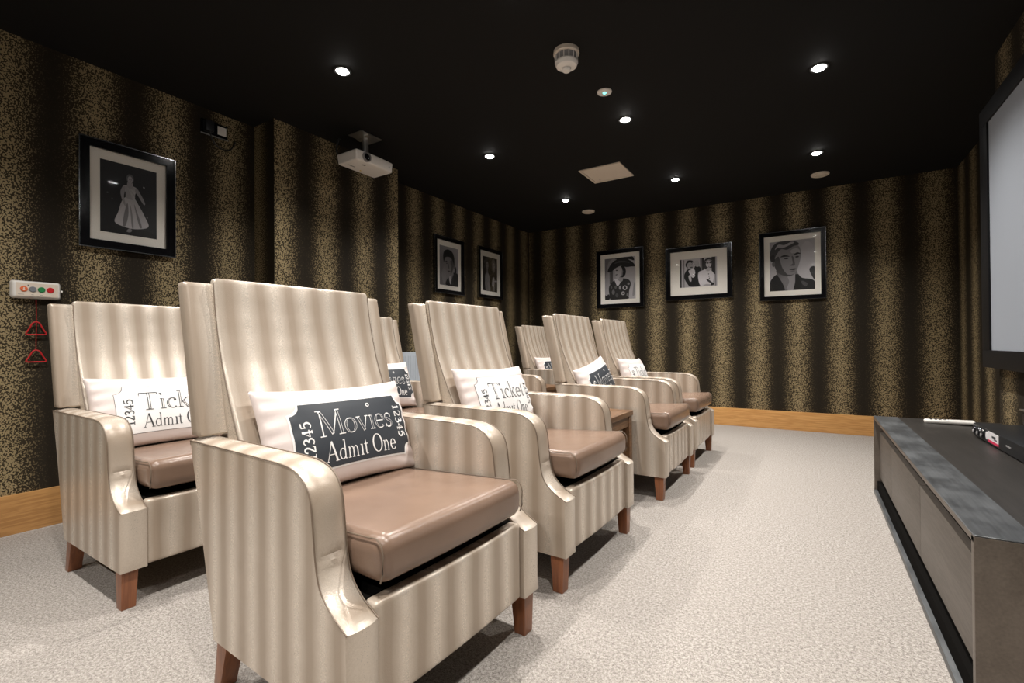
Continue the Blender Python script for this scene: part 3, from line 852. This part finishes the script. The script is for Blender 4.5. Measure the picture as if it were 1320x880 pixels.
make_picture('shirt_portrait', 'framed close-up portrait of a fair-haired man, rightmost on the far wall', 'F', -.446, .122, 1.320, 2.010, .038, (.088, .094, .092))

# ------------------------------------------------------------------ ceiling fittings
def downlight(x, y, label, first=[None]):
    root = empty('ceiling_downlight', label, 'light', (x, y, H), 0, 'recessed ceiling downlights')
    if first[0] is None:
        a = lathe_obj('bezel', [(.034, -.0005), (.037, -.004), (.046, -.004), (.048, 0), (.034, 0)], M['bezel'], root)
        b = lathe_obj('lamp_lens', [(0, -.016), (.012, -.0148), (.022, -.0115), (.029, -.006), (.032, -.001), (0, -.001)], M['lamp'], root)
        first[0] = (a, b)
    else:
        for q in first[0]:
            c = q.copy(); COL.objects.link(c); c.parent = root
    L = bpy.data.lights.new('downlight_beam', 'SPOT')
    L.energy = SPOT_W; L.color = (1, .955, .90); L.spot_size = math.radians(128); L.spot_blend = 1.0; L.shadow_soft_size = .022
    lo = bpy.data.objects.new('downlight_beam', L); COL.objects.link(lo); lo.parent = root; lo.location = (0, 0, -.035)
    return root
SPOT_W = 108
row_names = {-1.1: 'row behind the camera', .29: 'row above the camera', 1.70: 'nearest visible row', 3.11: 'middle row', 4.50: 'row nearest the far wall'}
col_names = {-2.17: 'left-hand', -1.05: 'central', .05: 'right-hand'}
for yy in (-1.1, .29, 1.70, 3.11, 4.50):
    for xx in (-2.17, -1.05, .05):
        downlight(xx, yy, 'bright %s recessed downlight in the %s of the black ceiling' % (col_names[xx], row_names[yy]))

r = empty('smoke_detector', 'white domed smoke detector with slotted sides hanging from the black ceiling', 'smoke detector', (-1.057, 2.215, H))
lathe_obj('base', [(0, 0), (.066, 0), (.067, -.018), (.062, -.024), (0, -.024)], M['cream'], r)
lathe_obj('vent_ring', [(0, -.023), (.056, -.023), (.056, -.058), (0, -.058)], M['grey_pl'], r)
bm = bmesh.new()
for k in range(14):
    a = 2 * pi * k / 14
    tube(bm, [(.058 * cos(a), .058 * sin(a), -.022), (.057 * cos(a), .057 * sin(a), -.059)], .0028, 5)
link_mesh('vent_slats', bm, M['white_pl'], r, 60)
lathe_obj('dome', [(.058, -.056), (.060, -.062), (.052, -.080), (.036, -.088), (0, -.090)], M['white_pl'], r)
lathe_obj('sensor_tip', [(.024, -.088), (.023, -.100), (.017, -.106), (0, -.107)], M['white_pl'], r)
r = empty('emergency_light', 'small white ceiling disc with a glowing green light at its centre', 'emergency light', (-1.037, 2.697, H))
lathe_obj('disc', [(0, 0), (.044, 0), (.042, -.006), (.030, -.007), (0, -.007)], M['white_pl'], r)
lathe_obj('led_lens', [(.011, -.006), (.009, -.010), (0, -.011)], M['led'], r, n=16)
for (x, y, lab) in ((-2.139, 5.025, 'round cream ceiling disc beyond the left-hand far downlight'), (.080, 5.08, 'round cream ceiling disc beyond the right-hand far downlight, near the far wall')):
    r = empty('ceiling_disc', lab, 'ceiling disc', (x, y, H), 0, 'round cream ceiling discs')
    lathe_obj('rim', [(0, 0), (.072, 0), (.070, -.012), (.058, -.017), (.052, -.013), (0, -.013)], M['cream'], r)
    lathe_obj('cap', [(0, -.012), (.048, -.012), (.044, -.018), (0, -.020)], M['cream'], r)
r = empty('ceiling_hatch', 'square cream access hatch set in the black ceiling', 'hatch', (-1.52, 3.985, H))
bm = bmesh.new()
w = .185; e = .018
for d in ((-w, w, -w, -w + e), (-w, w, w - e, w), (-w, -w + e, -w + e, w - e), (w - e, w, -w + e, w - e)): box(bm, d[0], d[1], d[2], d[3], -.009, 0)
link_mesh('frame', bm, M['cream'], r)
boxobj('door', (-w + e + .003, w - e - .003, -w + e + .003, w - e - .003, -.006, 0), M['cream'], r)
lathe_obj('lock', [(0, -.008), (.006, -.008), (.006, -.005)], M['grey_pl'], r, (-.11, .12, 0), 12)

# ------------------------------------------------------------------ projector
r = empty('projector', 'white ceiling-mounted projector with round lens in front of the pillar', 'projector', (-2.725, 2.33, H))
bm = bmesh.new()
def fp(x, y, z):
    k = .90 + .10 * (z + .037) / .074 if x < 0 else .96 + .04 * (z + .037) / .074
    bulge = .012 * (1 - (y / .17) ** 2) if x > 0 else 0
    return (x * k + bulge, y * (1 if z > 0 else .97), z - .197)
rbox(bm, .105, .170, .037, .012, (6, 8, 2), fp, 3)
link_mesh('case', bm, M['white_pl'], r, 45)
lathe_obj('lens_ring', [(0, .090), (.034, .090), (.034, .122), (.028, .124), (.026, .116), (0, .116)], M['grey_pl'], r, (0, -.085, -.197), 28, 0)
lathe_obj('lens_glass', [(.025, .117), (.018, .121), (0, .123)], M['black_gl'], r, (0, -.085, -.197), 24, 0)
bm = bmesh.new(); box(bm, -.07, .07, -.095, .095, -.006, 0, .002)
box(bm, -.075, .075, -.018, .018, -.012, -.005, .002)
link_mesh('ceiling_plate', bm, M['silver'], r, 40)
bm = bmesh.new(); tube(bm, [(0, 0, -.005), (0, 0, -.145)], .022, 16); box(bm, -.05, .05, -.012, .012, -.162, -.145, .002); box(bm, -.012, .012, -.10, .10, -.165, -.150, .002)
link_mesh('mount_arm', bm, M['silver'], r, 40)
bm = bmesh.new(); tube(bm, spline([(-.10, -.04, -.19), (-.16, -.07, -.17), (-.19, -.10, -.10), (-.18, -.10, -.03), (-.17, -.09, 0)], 6), .006, 6)
link_mesh('cable', bm, M['black_pl'], r, 60)
bm = bmesh.new(); box(bm, .104, .108, .085, .135, -.206, -.196); link_mesh('badge', bm, M['silver'], r)
boxobj('status_dot', (-.052, -.044, -.01, 0, -.2365, -.2335), M['yellow'], r)
boxobj('foot_slot', (.05, .062, -.075, -.050, -.2362, -.2335), M['grey_pl'], r)
boxobj('label_strip', (-.030, -.022, -.13, -.075, -.2362, -.2335), M['grey_pl'], r)

# ------------------------------------------------------------------ wall socket with cable (high on the left wall)
r = empty('wall_socket', 'black double socket with white module, plug and drooping cable high on the left wall', 'socket', (XL, 1.54, 2.282))
boxobj('plate', (0, .010, -.078, .083, -.046, .044), M['black_gl'], r, .002)
boxobj('white_module', (.009, .014, .020, .072, -.024, .030), M['white_pl'], r, .001)
boxobj('lower_rim', (.010, .014, -.080, .083, -.050, -.043), M['silver'], r)
boxobj('plug', (.009, .055, -.068, -.020, -.035, .030), M['black_pl'], r, .006)
lathe_obj('indicator', [(.004, .010), (.003, .013), (0, .013)], M['silver'], r, (0, -.008, .030), 12, 0)
bm = bmesh.new()
tube(bm, spline([(.045, -.045, -.03), (.04, -.03, -.07), (.03, .0, -.105), (.025, .045, -.118), (.02, .095, -.10), (.012, .128, -.04)], 6), .0045, 6)
link_mesh('cable', bm, M['black_pl'], r, 60)

# ------------------------------------------------------------------ alarm call unit
r = empty('call_unit', 'white wall call panel with orange, grey, green and red round buttons', 'call panel', (XL, .711, 1.171))
bm = bmesh.new()
rbox(bm, .016, .090, .043, .012, (1, 6, 4), lambda x, y, z: (x + .0165, y * (1 - (.04 if x > 0 else 0)), z * (1 - (.06 if x > 0 else 0))), 4)
link_mesh('case', bm, M['white_pl'], r, 45)
boxobj('face_plate', (.0325, .0335, -.072, .076, -.032, .032), M['cream'], r)
for dy, mt in ((-.046, 'orange'), (-.015, 'grey_b'), (.016, 'green'), (.048, 'red')):
    b = lathe_obj('button', [(0, .033), (.0135, .033), (.0135, .036), (.0115, .0375), (0, .0375)], M[mt], r, (0, dy, .002), 24, 0)
    if mt == 'orange':
        bm = bmesh.new()
        for (cy, cz, ry, rz_) in ((0, .0045, .003, .003), (0, -.003, .0042, .0045)):
            vs = [bm.verts.new((.0378, dy + cy + ry * cos(a), .002 + cz + rz_ * sin(a))) for a in [2 * pi * k / 14 for k in range(14)]]
            bm.faces.new(vs)
        link_mesh('figure_symbol', bm, M['white_pl'], b)
bm = bmesh.new()
for (a, b_) in ((-.066, -.045), (-.020, -.012), (.010, .020), (.050, .062)): box(bm, .0335, .0338, a, b_, -.0255, -.0235)
link_mesh('caption_marks', bm, M['grey_pl'], r)
lathe_obj('indicator', [(.0025, .0335), (.002, .035), (0, .035)], M['black_pl'], r, (0, -.031, .021), 10, 0)
bm = bmesh.new(); tube(bm, [(.015, .09, 0), (.015, .097, 0)], .006, 10); link_mesh('side_lug', bm, M['white_pl'], r, 50)
bm = bmesh.new(); tube(bm, [(.018, .0, -.042), (.018, .001, -.16), (.018, -.001, -.296)], .0012, 5)
link_mesh('pull_cord', bm, M['red'], r, 60)
for zt, zb in ((-.160, -.218), (-.298, -.352)):
    bm = bmesh.new()
    tri = spline([(.018, -.010, zt), (.018, .010, zt), (.018, .024, (zt + zb) / 2), (.018, .036, zb + .004), (.018, .030, zb), (.018, 0, zb), (.018, -.030, zb), (.018, -.036, zb + .004), (.018, -.024, (zt + zb) / 2)], 4, True)
    tube(bm, tri, .0033, 6, closed=True)
    link_mesh('pull_triangle', bm, M['red'], r, 60)

# ------------------------------------------------------------------ pale panel by the left wall
r = empty('wall_heater', 'pale blue-grey flat wall panel glimpsed between the armchair backs at the left wall', 'heater', (XL, 3.45, .52))
bm = bmesh.new(); box(bm, .03, .085, -.36, .36, -.33, .302, .006); link_mesh('front_panel', bm, M['pale'], r, 40)
bm = bmesh.new()
for k in range(22):
    y = -.335 + .0315 * k; box(bm, .085, .0875, y, y + .014, -.29, .27)
link_mesh('flutes', bm, M['pale'], r)
boxobj('wall_bracket', (0, .031, -.25, .25, -.1, .1), M['white_pl'], r)

# ------------------------------------------------------------------ projection screen
r = empty('projection_screen', 'large pale projection screen in a wide black frame on the right wall', 'screen', (XC, 2.35, 1.434))
sy, sz = 1.20, .690; fw_ = .092
bm = bmesh.new()
for (a, b, c, d) in ((-sy, sy, -sz, -sz + fw_), (-sy, sy, sz - fw_, sz), (-sy, -sy + fw_ + .03, -sz + fw_, sz - fw_), (sy - fw_ - .03, sy, -sz + fw_, sz - fw_)):
    box(bm, -.055, 0, a, b, c, d, .004)
link_mesh('frame', bm, M['frame_mat'], r, 40)
boxobj('screen_surface', (-.046, -.02, -sy + fw_, sy - fw_, -sz + fw_ - .02, sz - fw_ + .02), M['screen'], r)

# ------------------------------------------------------------------ low media cabinet
r = empty('media_cabinet', 'low steel-framed media cabinet with three grey-brown drawers under the screen', 'cabinet', (.302, 1.448, 0))
CL, CD, CT = 2.04, .535, .451
boxobj('top_border', (0, .112, .0015, CL - .0015, .4475, CT), M['steel'], r, .001, 1)
boxobj('top_panel', (.112, CD, .0015, CL - .0015, .4475, CT - .001), M['topdark'], r)
boxobj('top_board', (.020, CD, .02, CL - .02, .4335, .4475), M['dark'], r)
boxobj('front_rail', (0, .020, .0005, CL - .0005, .4335, .4475), M['steel_br'], r, .001, 1)
bm = bmesh.new(); box(bm, 0, CD, 0, .022, .0, .4475, .002); link_mesh('end_panel', bm, M['steel_br'], r, 40)
bm = bmesh.new(); box(bm, 0, CD, CL - .022, CL, .0, .4475, .002); link_mesh('end_panel', bm, M['steel_br'], r, 40)
boxobj('plinth', (-.002, CD, .0, CL, 0, .024), M['steel'], r, .003)
boxobj('carcass', (.062, CD - .005, .022, CL - .022, .075, .42), M['dark'], r)  # near-black, so the shade in the drawer gaps is in its colour
boxobj('plinth_shade', (.013, .0605, .022, CL - .022, .024, .0745), M['dark'], r)  # added black strip, painted shade between the plinth and the drawers
ys = [.026, .806, 1.547, CL - .026]
for a, b in zip(ys, ys[1:]):
    boxobj('drawer', (.026, .046, a + .002, b - .002, .098, .362), M['drawer'], r, .0015)

# items on the cabinet
r = empty('remote_control', 'slim white remote control lying on the dark cabinet top', 'remote control', (.605, 3.33, .4502), -.10)
bm = bmesh.new(); rbox(bm, .100, .028, .010, .0095, (8, 3, 1), lambda x, y, z: (x, y * (1 + .1 * x / .1), z + .0115 + .003 * x / .1), 3)
link_mesh('body', bm, M['white_pl'], r, 50)
bm = bmesh.new()
for i in range(6):
    for j in range(3): box(bm, -.075 + i * .018, -.065 + i * .018, -.018 + j * .014, -.010 + j * .014, .0185, .0215)
link_mesh('keypad', bm, M['black_pl'], r)

r = empty('media_player', 'black media player box with round sockets and a white and red sticker on the cabinet', 'media player', (.625, 2.36, .4502))
bm = bmesh.new(); box(bm, 0, .19, 0, .615, .004, .060, .005); link_mesh('case', bm, M['black_pl'], r, 40)
for k in range(3):
    c = lathe_obj('knob', [(0, -.007), (.016, -.008), (.020, -.004), (.021, .001), (0, .001)], M['black_gl'], r, (0, .585 - .058 * k, .032), 20, 0)
    c2 = lathe_obj('knob_cap', [(0, -.010), (.007, -.010), (.009, -.007)], M['grey_pl'], c, (0, .585 - .058 * k, .026), 14, 0)
lathe_obj('round_badge', [(0, -.0015), (.017, -.0015), (.017, .001)], M['sticker'], r, (0, .415, .034), 22, 0)
boxobj('sticker', (-.0015, .001, .268, .395, .022, .056), M['sticker'], r)
boxobj('sticker_band', (-.0018, .001, .268, .395, .012, .022), M['pink'], r)
bm = bmesh.new(); box(bm, -.0022, 0, .30, .345, .036, .044); box(bm, -.0022, 0, .285, .32, .030, .034); link_mesh('sticker_print', bm, M['ink'], r)
bm = bmesh.new(); box(bm, -.0016, 0, .13, .18, .030, .036); link_mesh('front_mark', bm, M['grey_pl'], r)
for a in (.03, .56):
    boxobj('foot', (.03, .16, a, a + .03, 0, .005), M['black_pl'], r)

r = empty('floor_level_socket', 'chrome socket plate with plugs on the wall behind the media player', 'socket', (XC, 2.93, .54))
boxobj('plate', (-.010, 0, -.075, .075, -.045, .045), M['silver'], r, .002)
for dy in (-.04, .03):
    boxobj('plug', (-.055, -.009, dy - .018, dy + .018, -.025, .022), M['black_pl'], r, .005)
bm = bmesh.new(); box(bm, -.062, -.010, -.062, .062, .036, .041); link_mesh('chrome_shelf', bm, M['silver'], r)
bm = bmesh.new(); tube(bm, spline([(-.045, -.04, -.02), (-.05, -.06, -.055), (-.035, -.09, -.078), (-.03, -.14, -.084)], 5), .004, 6); link_mesh('cable', bm, M['black_pl'], r, 60)

# ------------------------------------------------------------------ camera, world
cam_d = bpy.data.cameras.new('camera'); cam = bpy.data.objects.new('camera', cam_d); COL.objects.link(cam)
f, yaw, pit, rol, hh = 609.536, .56484, .006556, -.007871, .88541
fwv = Vector((-sin(yaw) * cos(pit), cos(yaw) * cos(pit), sin(pit))); rt = Vector((cos(yaw), sin(yaw), 0)); up = rt.cross(fwv)
r2 = rt * cos(rol) + up * sin(rol); u2 = -rt * sin(rol) + up * cos(rol)
cam.matrix_world = Matrix(((r2.x, u2.x, -fwv.x, 0), (r2.y, u2.y, -fwv.y, 0), (r2.z, u2.z, -fwv.z, hh), (0, 0, 0, 1)))
cam_d.sensor_width = 36; cam_d.lens = f / 1320 * 36; cam_d.clip_start = .02
S.camera = cam
w = bpy.data.worlds.new('world'); S.world = w; w.use_nodes = True
w.node_tree.nodes['Background'].inputs[0].default_value = (.5, .5, .55, 1)
w.node_tree.nodes['Background'].inputs[1].default_value = .05
S.view_settings.view_transform = 'Standard'
S.view_settings.look = 'None'
S.view_settings.exposure = 0
S.cycles.max_bounces = 8
S.cycles.sample_clamp_indirect = 6
